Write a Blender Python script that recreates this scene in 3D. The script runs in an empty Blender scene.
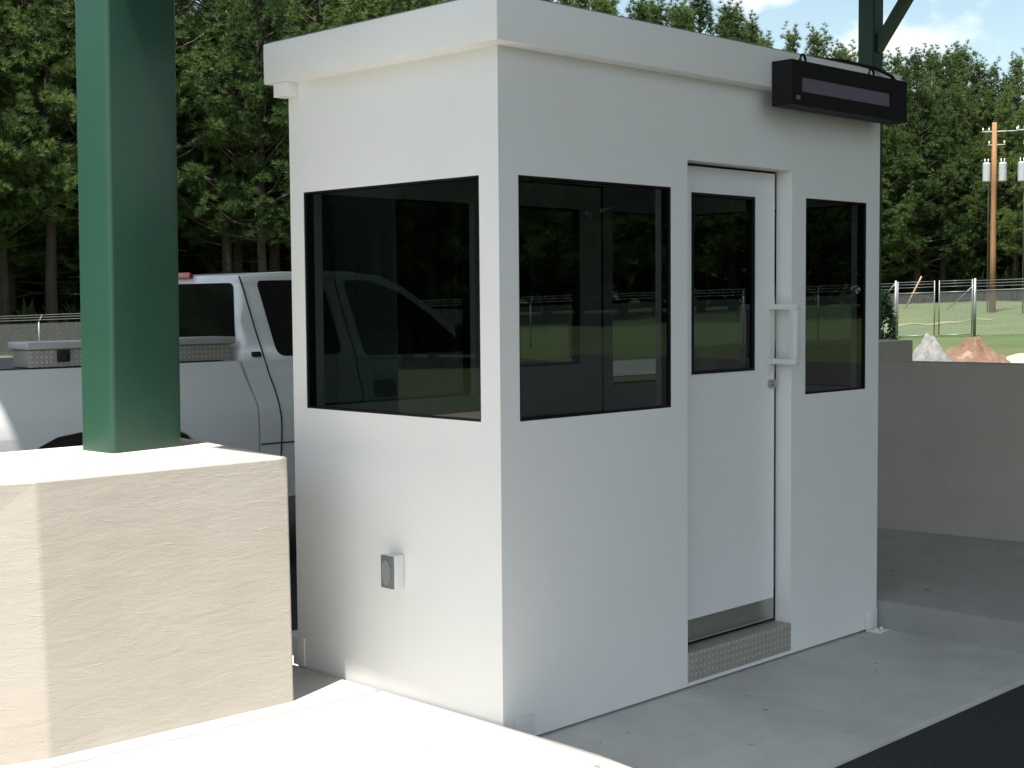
import bpy, bmesh, math, random
import numpy as np
from mathutils import Vector, Matrix

S = bpy.context.scene
COL = S.collection
R = math.radians
random.seed(7)
RNG = np.random.default_rng(11)

# ------------------------------------------------------------------ camera
CAM = Vector((-3.8297, -3.8961, 1.7738))
fw = Vector((0.705708, 0.705968, -0.059875)); rt = Vector((0.706873, -0.707294, -0.008038)); up = Vector((0.048024, 0.036652, 0.998174))
FPX = 1406.5
cd = bpy.data.cameras.new('camera'); co = bpy.data.objects.new('camera', cd); COL.objects.link(co)
m = Matrix((rt, up, -fw)).transposed().to_4x4(); m.translation = CAM
co.matrix_world = m
cd.sensor_width = 36; cd.lens = FPX / 1024 * 36; cd.clip_end = 3000; cd.clip_start = 0.05
S.camera = co

def heading(px):                      # ground direction (unit) seen at image column px
    a = R(45) - math.atan((px - 512) / FPX)
    return Vector((math.cos(a), math.sin(a), 0))
def far(px, d):
    h = heading(px); return Vector((CAM.x + h.x*d, CAM.y + h.y*d, 0))

def sstep(a, b, x):
    t = min(1, max(0, (x-a)/(b-a))); return t*t*(3-2*t)
def T(x, y):                          # terrain height
    r = math.hypot(x-CAM.x, y-CAM.y)
    pl = -1.985 + .0472*x - .0045*y
    pl = max(-1.3, min(1.5, pl))
    w = sstep(12, 48, r)
    return (1-w)*-.05 + w*pl

# ------------------------------------------------------------------ object helpers
def link(o, parent=None):
    COL.objects.link(o)
    if parent is not None: o.parent = parent
    return o
def thing(name, label, cat, loc=(0, 0, 0), rz=0, group=None):
    o = bpy.data.objects.new(name, None); o.empty_display_size = .2
    o.location = loc; o.rotation_euler = (0, 0, rz)
    o['label'] = label; o['category'] = cat
    if group: o['group'] = group
    return link(o)
def tag(o, label, cat, group=None):
    o['label'] = label; o['category'] = cat
    if group: o['group'] = group
    return o
def mesh_obj(name, bm, mat, parent=None, smooth=False, loc=None):
    me = bpy.data.meshes.new(name)
    bmesh.ops.recalc_face_normals(bm, faces=bm.faces)
    bm.to_mesh(me); bm.free()
    if smooth:
        for p in me.polygons: p.use_smooth = True
        if smooth != 'all':
            try: me.set_sharp_from_angle(angle=R(32))
            except Exception: pass
    o = bpy.data.objects.new(name, me)
    if mat is not None: me.materials.append(mat)
    if loc is not None: o.location = loc
    return link(o, parent)
def NB(): return bmesh.new()
def box(bm, lo, hi, bev=0, seg=2, rot=None, piv=None):
    lo = Vector(lo); hi = Vector(hi); c = (lo+hi)/2; s = hi-lo
    M = Matrix.Translation(c) @ Matrix.Diagonal((s.x, s.y, s.z, 1))
    r = bmesh.ops.create_cube(bm, size=1, matrix=M); vs = r['verts']
    if bev > 0:
        es = list({e for v in vs for e in v.link_edges})
        rr = bmesh.ops.bevel(bm, geom=es, offset=bev, segments=seg, affect='EDGES', profile=.5)
        vs = rr['verts']
    if rot is not None:
        pv = Vector(piv) if piv is not None else c
        bmesh.ops.transform(bm, matrix=Matrix.Translation(pv) @ rot.to_4x4() @ Matrix.Translation(-pv), verts=vs)
    return vs
def prism(bm, pts, z0, z1, bev=0, seg=2, pts_top=None, bevel_bottom=False):
    n = len(pts); tp = pts_top or pts
    zb = z0; b = [bm.verts.new((p[0], p[1], zb)) for p in pts]
    t = [bm.verts.new((p[0], p[1], p[2] if len(p) > 2 else z1)) for p in tp]
    bm.faces.new(b[::-1]); ft = bm.faces.new(t); sides = []
    for i in range(n): sides.append(bm.faces.new((b[i], b[(i+1) % n], t[(i+1) % n], t[i])))
    if bev:
        es = list(ft.edges) + [e for v in t for e in v.link_edges if e not in ft.edges]
        bmesh.ops.bevel(bm, geom=list(set(es)), offset=bev, segments=seg, affect='EDGES', profile=.5)
def tube(bm, pts, r, sides=8, cap=True, r2=None):
    pts = [Vector(p) for p in pts]; n = len(pts); rings = []
    for i, p in enumerate(pts):
        d = (pts[min(i+1, n-1)] - pts[max(i-1, 0)]).normalized()
        a = Vector((0, 0, 1)) if abs(d.z) < .9 else Vector((1, 0, 0))
        u = d.cross(a).normalized(); v = d.cross(u)
        rr = r if r2 is None else r + (r2-r)*i/(n-1)
        rings.append([bm.verts.new(p + rr*(math.cos(2*math.pi*k/sides)*u + math.sin(2*math.pi*k/sides)*v)) for k in range(sides)])
    for a, b in zip(rings, rings[1:]):
        for k in range(sides): bm.faces.new((a[k], a[(k+1) % sides], b[(k+1) % sides], b[k]))
    if cap:
        bm.faces.new(rings[0][::-1]); bm.faces.new(rings[-1])
def wall_grid(bm, axis, a0, a1, u0, u1, z0, z1, holes):
    """slab between a0..a1 on axis (0:x,1:y), spanning u (other axis) and z, with rectangular holes (u0,u1,z0,z1)"""
    us = sorted({u0, u1, *[v for h in holes for v in h[:2]]}); zs = sorted({z0, z1, *[v for h in holes for v in h[2:]]})
    us = [u for u in us if u0 <= u <= u1]; zs = [z for z in zs if z0 <= z <= z1]
    def solid(i, j):
        if i < 0 or j < 0 or i >= len(us)-1 or j >= len(zs)-1: return False
        cu = (us[i]+us[i+1])/2; cz = (zs[j]+zs[j+1])/2
        return not any(h[0] < cu < h[1] and h[2] < cz < h[3] for h in holes)
    cache = {}
    def V(a, u, z):
        k = (a, u, z)
        if k not in cache: cache[k] = bm.verts.new((a, u, z) if axis == 0 else (u, a, z))
        return cache[k]
    for i in range(len(us)-1):
        for j in range(len(zs)-1):
            if not solid(i, j): continue
            A, B, C, D = us[i], us[i+1], zs[j], zs[j+1]
            for a in (a0, a1): bm.faces.new((V(a, A, C), V(a, B, C), V(a, B, D), V(a, A, D)))
            if not solid(i-1, j): bm.faces.new((V(a0, A, C), V(a1, A, C), V(a1, A, D), V(a0, A, D)))
            if not solid(i+1, j): bm.faces.new((V(a0, B, C), V(a1, B, C), V(a1, B, D), V(a0, B, D)))
            if not solid(i, j-1): bm.faces.new((V(a0, A, C), V(a1, A, C), V(a1, B, C), V(a0, B, C)))
            if not solid(i, j+1): bm.faces.new((V(a0, A, D), V(a1, A, D), V(a1, B, D), V(a0, B, D)))
def sheet(name, mat, poly_fn, nx, ny, off, kind='structure'):
    """grid sheet: poly_fn(u,v)->(x,y); follows the terrain"""
    vs = []; fs = []
    for i in range(nx+1):
        for j in range(ny+1):
            x, y = poly_fn(i/nx, j/ny); vs.append((x, y, T(x, y)+off))
    for i in range(nx):
        for j in range(ny):
            a = i*(ny+1)+j; fs.append((a, a+1, a+ny+2, a+ny+1))
    me = bpy.data.meshes.new(name); me.from_pydata(vs, [], fs); me.materials.append(mat)
    for p in me.polygons: p.use_smooth = True
    o = bpy.data.objects.new(name, me); o['kind'] = kind
    return link(o)

# ------------------------------------------------------------------ materials
def new_mat(name):
    m = bpy.data.materials.new(name); m.use_nodes = True
    nt = m.node_tree; nt.nodes.clear()
    out = nt.nodes.new('ShaderNodeOutputMaterial')
    return m, nt, out
def N(nt, t, **kw):
    n = nt.nodes.new(t)
    for k, v in kw.items():
        if k in n.inputs: n.inputs[k].default_value = v
        else: setattr(n, k, v)
    return n
def L(nt, a, b): nt.links.new(a, b)
def c4(c): return (c[0], c[1], c[2], 1)
def ramp(nt, fac, stops):
    r = nt.nodes.new('ShaderNodeValToRGB'); e = r.color_ramp.elements
    while len(e) > 1: e.remove(e[-1])
    e[0].position, e[0].color = stops[0][0], c4(stops[0][1])
    for p, c in stops[1:]:
        x = e.new(p); x.color = c4(c)
    L(nt, fac, r.inputs['Fac']); return r
def surf(name, c1, c2=None, rough=.6, scale=4, detail=6, bump=0, bscale=40, metal=0, coat=0, stretch=None, spec=.5, speck=None, stain=None, bdist=.01):
    m, nt, out = new_mat(name)
    b = N(nt, 'ShaderNodeBsdfPrincipled', Roughness=rough, Metallic=metal)
    b.inputs['Specular IOR Level'].default_value = spec
    b.inputs['Coat Weight'].default_value = coat; b.inputs['Coat Roughness'].default_value = .08
    L(nt, b.outputs[0], out.inputs[0])
    tc = N(nt, 'ShaderNodeTexCoord'); mp = N(nt, 'ShaderNodeMapping')
    L(nt, tc.outputs['Object'], mp.inputs[0])
    if stretch: mp.inputs['Scale'].default_value = stretch
    if c2 is None: c2 = tuple(x*.9 for x in c1)
    nz = N(nt, 'ShaderNodeTexNoise', Scale=scale, Detail=detail, Roughness=.6); L(nt, mp.outputs[0], nz.inputs['Vector'])
    r = ramp(nt, nz.outputs['Fac'], [(.32, c2), (.68, c1)]); colr = r.outputs[0]
    if stain:                         # large irregular dirt patches: (colour, scale, lo, hi, amount)
        n3 = N(nt, 'ShaderNodeTexNoise', Scale=stain[1], Detail=7, Roughness=.65); L(nt, tc.outputs['Object'], n3.inputs['Vector'])
        r3 = ramp(nt, n3.outputs['Fac'], [(stain[2], (0, 0, 0)), (stain[3], (stain[4],)*3)])
        mx = N(nt, 'ShaderNodeMix', data_type='RGBA'); L(nt, r3.outputs[0], mx.inputs[0]); L(nt, colr, mx.inputs[6]); mx.inputs[7].default_value = c4(stain[0]); colr = mx.outputs[2]
    if speck:                         # small specks: (colour, scale, threshold)
        n4 = N(nt, 'ShaderNodeTexNoise', Scale=speck[1], Detail=2); L(nt, tc.outputs['Object'], n4.inputs['Vector'])
        r4 = ramp(nt, n4.outputs['Fac'], [(speck[2], (0, 0, 0)), (speck[2]+.05, (1, 1, 1))])
        mx = N(nt, 'ShaderNodeMix', data_type='RGBA'); L(nt, r4.outputs[0], mx.inputs[0]); L(nt, colr, mx.inputs[6]); mx.inputs[7].default_value = c4(speck[0]); colr = mx.outputs[2]
    L(nt, colr, b.inputs['Base Color'])
    if bump:
        n2 = N(nt, 'ShaderNodeTexNoise', Scale=bscale, Detail=5, Roughness=.6); L(nt, mp.outputs[0], n2.inputs['Vector'])
        bp = N(nt, 'ShaderNodeBump', Strength=bump, Distance=bdist); L(nt, n2.outputs['Fac'], bp.inputs['Height']); L(nt, bp.outputs[0], b.inputs['Normal'])
    return m

M = {}
M['booth'] = surf('booth_paint', (.82, .82, .81), (.795, .795, .785), rough=.38, scale=2.2, bump=.05, bscale=9, spec=.45, stain=((.70, .69, .655), 1.5, .52, .78, .22))
M['booth_in'] = surf('interior_paint', (.45, .46, .46), rough=.6)
M['door'] = surf('door_paint', (.80, .80, .80), (.78, .78, .775), rough=.35, scale=2, bump=.03, bscale=12)
M['rubber'] = surf('black_rubber', (.007, .007, .0075), rough=.5, spec=.25)
M['black'] = surf('black_powder_coat', (.012, .011, .012), (.009, .009, .009), rough=.6, scale=20, spec=.2)
M['display'] = surf('dark_display_glass', (.17, .145, .20), (.15, .13, .18), rough=.18, scale=3)
M['badge'] = surf('sign_badge', (.16, .14, .24), rough=.4)
M['steel'] = surf('brushed_steel', (.50, .49, .46), (.42, .41, .39), rough=.28, metal=1, scale=6, stretch=(1, 1, 30))
M['galv'] = surf('galvanised_steel', (.21, .22, .225), (.17, .18, .185), rough=.5, metal=.5, scale=8)
M['greysteel'] = surf('grey_plastic_cover', (.17, .18, .19), rough=.5)
M['greyin'] = surf('grey_plastic_inset', (.24, .26, .27), rough=.45)
M['whiteplastic'] = surf('white_plastic', (.78, .78, .77), rough=.4)
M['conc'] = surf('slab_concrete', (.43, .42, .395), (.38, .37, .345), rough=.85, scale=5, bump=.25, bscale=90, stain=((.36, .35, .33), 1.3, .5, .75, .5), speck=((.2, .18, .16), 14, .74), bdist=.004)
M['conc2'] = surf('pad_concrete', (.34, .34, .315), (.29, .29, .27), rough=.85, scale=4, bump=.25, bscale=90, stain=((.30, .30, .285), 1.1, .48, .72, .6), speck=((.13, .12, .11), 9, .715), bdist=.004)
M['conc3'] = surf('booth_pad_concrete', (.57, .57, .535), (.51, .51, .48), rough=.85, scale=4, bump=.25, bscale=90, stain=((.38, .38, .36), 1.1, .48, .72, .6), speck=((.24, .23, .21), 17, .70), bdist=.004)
M['stucco'] = None
M['green'] = surf('green_column_paint', (.0185, .066, .043), (.0165, .060, .039), rough=.36, scale=3, bump=.04, bscale=6)
M['asphalt'] = surf('asphalt', (.028, .028, .0285), (.017, .017, .0175), rough=.9, scale=60, bump=.5, bscale=180, speck=((.10, .10, .10), 120, .68))
M['grass'] = surf('lawn_grass', (.056, .085, .022), (.034, .060, .014), rough=.9, scale=.35, bump=.6, bscale=8, stain=((.085, .088, .034), .16, .5, .7, .7))
M['dirt'] = surf('red_clay', (.165, .10, .065), (.10, .056, .035), rough=.95, scale=2.2, bump=.8, bscale=5, stain=((.36, .29, .23), 1.2, .54, .68, .8), bdist=.08)
M['sand'] = surf('pale_sand', (.40, .33, .25), (.33, .26, .18), rough=.95, scale=1.5, bump=.4, bscale=6)
M['path'] = surf('gravel_path', (.17, .15, .085), (.09, .105, .042), rough=.95, scale=1.2)
M['road'] = surf('pale_road', (.26, .26, .255), (.21, .21, .205), rough=.9, scale=.8)
M['rubble'] = surf('pale_rubble', (.21, .21, .205), (.13, .13, .13), rough=.95, scale=5, bump=.6, bscale=9, bdist=.05)
M['wood'] = surf('pole_wood', (.27, .145, .06), (.19, .095, .04), rough=.85, scale=3, stretch=(4, 4, .25), bump=.3, bscale=8)
M['oldwood'] = surf('weathered_wood', (.34, .24, .15), rough=.9, scale=5)
M['bark'] = surf('pine_bark', (.060, .046, .036), (.035, .027, .022), rough=.95, scale=3, stretch=(2, 2, .6), bump=.8, bscale=6, bdist=.05)
M['truck'] = surf('white_car_paint', (.82, .83, .85), (.81, .82, .84), rough=.3, coat=.6, scale=1)
M['carglass'] = surf('dark_car_glass', (.006, .007, .008), rough=.05, spec=.6)
M['alu'] = surf('aluminium_lid', (.56, .57, .58), (.48, .49, .5), rough=.4, metal=.35, scale=8)
M['tyre'] = surf('tyre_rubber', (.02, .02, .02), rough=.8, scale=20)
M['rim'] = surf('wheel_rim', (.55, .56, .57), rough=.3, metal=.9)
M['trim'] = surf('black_trim', (.015, .015, .016), rough=.5)
M['redlens'] = surf('red_lens', (.45, .02, .025), rough=.15)
M['lamp'] = surf('headlamp_lens', (.7, .72, .75), rough=.1)
M['chrome'] = surf('chrome', (.7, .7, .72), rough=.12, metal=1)
M['canopy'] = surf('canopy_soffit', (.44, .45, .44), rough=.6)
M['shrub'] = None
M['insul'] = surf('transformer_grey', (.36, .38, .40), rough=.45)

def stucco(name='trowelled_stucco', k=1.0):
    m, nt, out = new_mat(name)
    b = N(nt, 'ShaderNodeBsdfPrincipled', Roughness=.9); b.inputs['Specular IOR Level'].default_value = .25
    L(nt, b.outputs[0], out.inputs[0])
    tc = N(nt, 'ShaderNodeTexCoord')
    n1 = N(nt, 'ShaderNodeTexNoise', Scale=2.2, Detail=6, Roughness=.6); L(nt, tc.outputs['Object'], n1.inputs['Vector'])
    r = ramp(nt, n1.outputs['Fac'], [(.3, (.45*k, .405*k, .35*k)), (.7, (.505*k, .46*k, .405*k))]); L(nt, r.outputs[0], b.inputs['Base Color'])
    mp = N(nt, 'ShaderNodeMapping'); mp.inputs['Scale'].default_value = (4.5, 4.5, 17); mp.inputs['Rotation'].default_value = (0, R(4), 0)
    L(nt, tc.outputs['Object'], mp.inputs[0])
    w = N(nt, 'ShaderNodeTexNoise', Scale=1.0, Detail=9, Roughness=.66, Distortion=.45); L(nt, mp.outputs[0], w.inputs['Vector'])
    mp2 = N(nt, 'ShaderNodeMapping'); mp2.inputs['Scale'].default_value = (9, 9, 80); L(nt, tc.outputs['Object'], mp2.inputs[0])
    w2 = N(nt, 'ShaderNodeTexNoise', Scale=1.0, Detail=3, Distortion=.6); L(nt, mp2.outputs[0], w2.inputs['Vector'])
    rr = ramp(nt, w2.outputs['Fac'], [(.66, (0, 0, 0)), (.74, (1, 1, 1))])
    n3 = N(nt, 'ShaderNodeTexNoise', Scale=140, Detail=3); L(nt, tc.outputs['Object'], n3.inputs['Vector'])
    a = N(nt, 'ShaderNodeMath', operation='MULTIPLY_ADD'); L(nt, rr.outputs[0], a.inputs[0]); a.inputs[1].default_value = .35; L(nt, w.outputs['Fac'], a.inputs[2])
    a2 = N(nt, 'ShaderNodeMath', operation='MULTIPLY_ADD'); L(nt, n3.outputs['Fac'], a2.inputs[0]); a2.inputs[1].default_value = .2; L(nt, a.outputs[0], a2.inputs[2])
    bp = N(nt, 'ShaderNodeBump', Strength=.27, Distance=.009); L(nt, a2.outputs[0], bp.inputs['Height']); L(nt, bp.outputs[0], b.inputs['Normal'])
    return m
M['stucco'] = stucco(); M['stucco_shade'] = stucco('stucco_darkened_as_shade', .86)  # second one is the same stucco with shade darkened into its colour

def glass(name, tint, refl=1.0):
    m, nt, out = new_mat(name)
    tr = N(nt, 'ShaderNodeBsdfTransparent', Color=c4(tint)); gl = N(nt, 'ShaderNodeBsdfGlossy', Roughness=.0, Color=(refl, refl, refl, 1))
    lw = N(nt, 'ShaderNodeLayerWeight', Blend=.5); pw = N(nt, 'ShaderNodeMath', operation='POWER'); L(nt, lw.outputs['Facing'], pw.inputs[0]); pw.inputs[1].default_value = 5
    fr = N(nt, 'ShaderNodeMath', operation='MULTIPLY_ADD'); L(nt, pw.outputs[0], fr.inputs[0]); fr.inputs[1].default_value = .95; fr.inputs[2].default_value = .045; mx = N(nt, 'ShaderNodeMixShader')
    L(nt, fr.outputs[0], mx.inputs[0]); L(nt, tr.outputs[0], mx.inputs[1]); L(nt, gl.outputs[0], mx.inputs[2]); L(nt, mx.outputs[0], out.inputs[0])
    return m
M['tint'] = glass('tinted_booth_glass', (.235, .265, .26))

def foliage(name, cA, cB, trans=.35):
    m, nt, out = new_mat(name)
    geo = N(nt, 'ShaderNodeTexCoord'); oi = N(nt, 'ShaderNodeObjectInfo')
    n1 = N(nt, 'ShaderNodeTexNoise', Scale=.55, Detail=4); L(nt, geo.outputs['Object'], n1.inputs['Vector'])
    ad = N(nt, 'ShaderNodeMath', operation='MULTIPLY_ADD'); L(nt, oi.outputs['Random'], ad.inputs[0]); ad.inputs[1].default_value = .35; L(nt, n1.outputs['Fac'], ad.inputs[2])
    r = ramp(nt, ad.outputs[0], [(.42, cA), (.90, cB)])
    d = N(nt, 'ShaderNodeBsdfPrincipled', Roughness=.55); d.inputs['Specular IOR Level'].default_value = .3
    t = N(nt, 'ShaderNodeBsdfTranslucent')
    L(nt, r.outputs[0], d.inputs['Base Color']); L(nt, r.outputs[0], t.inputs[0])
    mx = N(nt, 'ShaderNodeMixShader'); mx.inputs[0].default_value = trans
    L(nt, d.outputs[0], mx.inputs[1]); L(nt, t.outputs[0], mx.inputs[2]); L(nt, mx.outputs[0], out.inputs[0])
    return m
M['needle'] = foliage('pine_needles', (.036, .072, .018), (.120, .178, .046))
M['under'] = foliage('undergrowth_leaves', (.034, .055, .017), (.075, .105, .034))
M['shrubleaf'] = foliage('dark_shrub_leaves', (.02, .04, .02), (.035, .06, .025))

def chain():
    m, nt, out = new_mat('chain_link_wire')
    uv = N(nt, 'ShaderNodeUVMap'); sp = N(nt, 'ShaderNodeSeparateXYZ'); L(nt, uv.outputs[0], sp.inputs[0])
    fs = []
    for op in ('ADD', 'SUBTRACT'):
        a = N(nt, 'ShaderNodeMath', operation=op); L(nt, sp.outputs[0], a.inputs[0]); L(nt, sp.outputs[1], a.inputs[1])
        s = N(nt, 'ShaderNodeMath', operation='MULTIPLY'); L(nt, a.outputs[0], s.inputs[0]); s.inputs[1].default_value = 1/.09
        f = N(nt, 'ShaderNodeMath', operation='FRACT'); L(nt, s.outputs[0], f.inputs[0])
        l = N(nt, 'ShaderNodeMath', operation='LESS_THAN'); L(nt, f.outputs[0], l.inputs[0]); l.inputs[1].default_value = .105
        fs.append(l)
    mxm = N(nt, 'ShaderNodeMath', operation='MAXIMUM'); L(nt, fs[0].outputs[0], mxm.inputs[0]); L(nt, fs[1].outputs[0], mxm.inputs[1])
    b = N(nt, 'ShaderNodeBsdfPrincipled', Roughness=.5, Metallic=.3); b.inputs['Base Color'].default_value = (.36, .37, .37, 1)
    t = N(nt, 'ShaderNodeBsdfTransparent'); mx = N(nt, 'ShaderNodeMixShader')
    L(nt, mxm.outputs[0], mx.inputs[0]); L(nt, t.outputs[0], mx.inputs[1]); L(nt, b.outputs[0], mx.inputs[2]); L(nt, mx.outputs[0], out.inputs[0])
    return m
M['chain'] = chain()

def tread():
    m, nt, out = new_mat('diamond_tread_plate')
    b = N(nt, 'ShaderNodeBsdfPrincipled', Roughness=.42, Metallic=.35); L(nt, b.outputs[0], out.inputs[0])
    tc = N(nt, 'ShaderNodeTexCoord'); sp = N(nt, 'ShaderNodeSeparateXYZ'); L(nt, tc.outputs['Object'], sp.inputs[0])
    ss = []
    for sgn in (1, -1):
        a = N(nt, 'ShaderNodeMath', operation='MULTIPLY_ADD'); L(nt, sp.outputs[2], a.inputs[0]); a.inputs[1].default_value = sgn; L(nt, sp.outputs[0], a.inputs[2])
        s = N(nt, 'ShaderNodeMath', operation='MULTIPLY'); L(nt, a.outputs[0], s.inputs[0]); s.inputs[1].default_value = 2*math.pi/.062
        q = N(nt, 'ShaderNodeMath', operation='SINE'); L(nt, s.outputs[0], q.inputs[0]); ss.append(q)
    mu = N(nt, 'ShaderNodeMath', operation='MULTIPLY'); L(nt, ss[0].outputs[0], mu.inputs[0]); L(nt, ss[1].outputs[0], mu.inputs[1])
    r = ramp(nt, mu.outputs[0], [(.25, (0, 0, 0)), (.55, (1, 1, 1))])
    bp = N(nt, 'ShaderNodeBump', Strength=1, Distance=.006); L(nt, r.outputs[0], bp.inputs['Height']); L(nt, bp.outputs[0], b.inputs['Normal'])
    r2 = ramp(nt, mu.outputs[0], [(.2, (.40, .385, .35)), (.7, (.62, .595, .54))]); L(nt, r2.outputs[0], b.inputs['Base Color'])
    return m
M['tread'] = tread()

# ------------------------------------------------------------------ light, sky
EL, PHI = R(68.5), R(15.5)              # sun elevation, travel direction from +X towards +Y
sunv = Vector((math.cos(PHI)*math.cos(EL), math.sin(PHI)*math.cos(EL), -math.sin(EL)))   # travel
sl = bpy.data.lights.new('sun', 'SUN'); sl.energy = 4.1; sl.angle = R(.53); sl.color = (1, .955, .88)
so = bpy.data.objects.new('sun', sl); link(so); so.rotation_euler = sunv.to_track_quat('-Z', 'Y').to_euler(); so.location = (-20, -8, 40)
w = bpy.data.worlds.new('World'); S.world = w; w.use_nodes = True; nt = w.node_tree; nt.nodes.clear()
out = nt.nodes.new('ShaderNodeOutputWorld'); bg = N(nt, 'ShaderNodeBackground', Strength=.072); L(nt, bg.outputs[0], out.inputs[0])
sky = nt.nodes.new('ShaderNodeTexSky'); sky.sky_type = 'NISHITA'; sky.sun_disc = False
sky.sun_elevation = EL; sky.sun_rotation = math.atan2(-sunv.x, -sunv.y); sky.air_density = 1.0; sky.dust_density = .6; sky.ozone_density = 1.3
tc = N(nt, 'ShaderNodeTexCoord'); mp = N(nt, 'ShaderNodeMapping'); mp.inputs['Scale'].default_value = (1, 1, 1.5); mp.inputs['Location'].default_value = (.35, .1, .12)
L(nt, tc.outputs['Generated'], mp.inputs[0])
nz = N(nt, 'ShaderNodeTexNoise', Scale=9.0, Detail=9, Roughness=.52, Distortion=.15); L(nt, mp.outputs[0], nz.inputs['Vector'])
cr = ramp(nt, nz.outputs['Fac'], [(.48, (0, 0, 0)), (.62, (1, 1, 1))])
mx = N(nt, 'ShaderNodeMix', data_type='RGBA'); tn = N(nt, 'ShaderNodeMix', data_type='RGBA', blend_type='MULTIPLY'); tn.inputs[0].default_value = 1; L(nt, sky.outputs[0], tn.inputs[6]); tn.inputs[7].default_value = (1.08, 1.0, .83, 1)
L(nt, cr.outputs[0], mx.inputs[0]); L(nt, tn.outputs[2], mx.inputs[6]); mx.inputs[7].default_value = (6.2, 6.3, 6.5, 1)
L(nt, mx.outputs[2], bg.inputs[0])

# ------------------------------------------------------------------ ground
def ring(u, v):                       # polar sheet to the horizon
    r = 3 + 8*u if u < .25 else 5*math.exp((u-.25)/.75*math.log(300))
    a = 2*math.pi*v
    return (r*math.cos(a)+CAM.x, r*math.sin(a)+CAM.y)
def ground():
    vs = [(CAM.x, CAM.y, T(CAM.x, CAM.y))]; fs = []; rr = [4, 8, 12, 15, 18, 21, 24, 28, 32, 36, 40, 44, 48, 54, 60, 68, 76, 86, 98, 115, 140, 180, 250, 400, 800, 1800]; na = 128
    for r in rr:
        for k in range(na):
            a = 2*math.pi*k/na; x = CAM.x + r*math.cos(a); y = CAM.y + r*math.sin(a); vs.append((x, y, T(x, y)))
    for k in range(na): fs.append((0, 1+k, 1+(k+1) % na))
    for i in range(len(rr)-1):
        for k in range(na):
            a = 1+i*na; b = a+na; fs.append((a+k, b+k, b+(k+1) % na, a+(k+1) % na))
    me = bpy.data.meshes.new('lawn'); me.from_pydata(vs, [], fs); me.materials.append(M['grass'])
    for p in me.polygons: p.use_smooth = True
    o = bpy.data.objects.new('lawn', me); o['kind'] = 'structure'; link(o)
ground()
sheet('road', M['asphalt'], lambda u, v: (-26+60*u, -30+29.2*v), 30, 15, .03)
sheet('road', M['asphalt'], lambda u, v: (-26+52*u, 2.3+4.6*v), 26, 4, .03)
# pale road crossing the lawn in the middle distance, path behind the fence, sandy spill round the dirt
a0 = far(470, 45); a1 = far(790, 50)
def crossroad(u, v):
    px = 430+400*u; d = 43.5+6.5*v+4*u*u; p = far(px, d); return (p.x, p.y)
sheet('road', M['road'], crossroad, 20, 4, .02)
def trail(u, v):
    px = 880+112*u; wv = .7*math.sin(9*u)+.5*math.sin(23*u+1); d = 66.2+3.4*u+wv+(2.0+.7*math.sin(14*u))*(v-.5)*(1-.5*u); p = far(px, d); return (p.x, p.y)
sheet('path', M['path'], trail, 48, 2, .02)
def spill(u, v):
    a = 2*math.pi*u; c = far(1002, 38); rr_ = v*(1+.18*math.sin(3*a+1)+.12*math.sin(7*a)); 
    return (c.x+rr_*2.9*math.cos(a), c.y+rr_*2.9*math.sin(a))
sheet('sand', M['sand'], spill, 40, 5, .06)

def pavement(pts, z1, mat, bev=.012, z0=-.3, name='pavement'):
    bm = NB(); prism(bm, pts, z0, z1, bev=bev, seg=3)
    o = mesh_obj(name, bm, mat, smooth=True); o['kind'] = 'structure'; return o
E_ = -.014
jy = lambda x: .738 - .056*x
pavement([(E_, jy(E_)-.010), (-7, jy(-7)-.010), (-7, -1.035), (-.42, -1.035), (-.24, -1.0), (-.13, -.93), (-.07, -.83), (-.035, -.72), (E_-.004, -.52), (E_, -.4)][::-1], .1, M['conc'])
pavement([(E_, jy(E_)+.010), (E_, 2.28), (-7, 2.28), (-7, jy(-7)+.010)], .1, M['conc'])
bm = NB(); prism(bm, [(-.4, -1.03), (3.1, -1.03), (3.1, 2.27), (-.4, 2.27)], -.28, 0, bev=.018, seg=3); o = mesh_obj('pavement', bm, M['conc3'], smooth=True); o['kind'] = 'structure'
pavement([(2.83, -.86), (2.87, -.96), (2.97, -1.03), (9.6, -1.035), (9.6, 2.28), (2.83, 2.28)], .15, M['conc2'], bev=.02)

# ------------------------------------------------------------------ guard booth
WX, WY, WH = 2.8137, 1.3471, 2.7503
BZ = .012; TH = .09
GZ0, GZ1 = 1.292, 2.261
booth = thing('guard_booth', 'small white guard booth with tinted windows, flat roof and a recessed door', 'guard booth', (WX/2, WY/2, 0))
def rel(bm): bmesh.ops.translate(bm, verts=bm.verts, vec=(-WX/2, -WY/2, 0)); return bm
FW = [(.108, 1.0637), (2.1205, 2.6872)]
DO = (1.178, 2.0); DH = 2.388
Yw = (.1094, 1.2489)
bm = NB(); wall_grid(bm, 1, 0, TH, 0, WX, BZ, WH, [(a, b, GZ0, GZ1) for a, b in FW] + [(DO[0], DO[1], .029, DH)])
wall_grid(bm, 1, WY-TH, WY, 0, WX, BZ, WH, [(a, b, GZ0, GZ1) for a, b in FW] + [(DO[0], DO[1], .029, DH)])
wall_grid(bm, 0, 0.0, TH, TH, WY-TH, BZ, WH, [(Yw[0], Yw[1], GZ0, GZ1)])
wall_grid(bm, 0, WX-TH, WX, TH, WY-TH, BZ, WH, [(Yw[0], Yw[1], GZ0, GZ1)])
bmesh.ops.remove_doubles(bm, verts=bm.verts, dist=.0001)
mesh_obj('wall', rel(bm), M['booth'], booth)
bm = NB(); box(bm, (TH+.003, TH+.003, BZ), (WX-TH-.003, WY-TH-.003, .15)); mesh_obj('floor', rel(bm), M['greysteel'], booth)
D = .079
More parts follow.
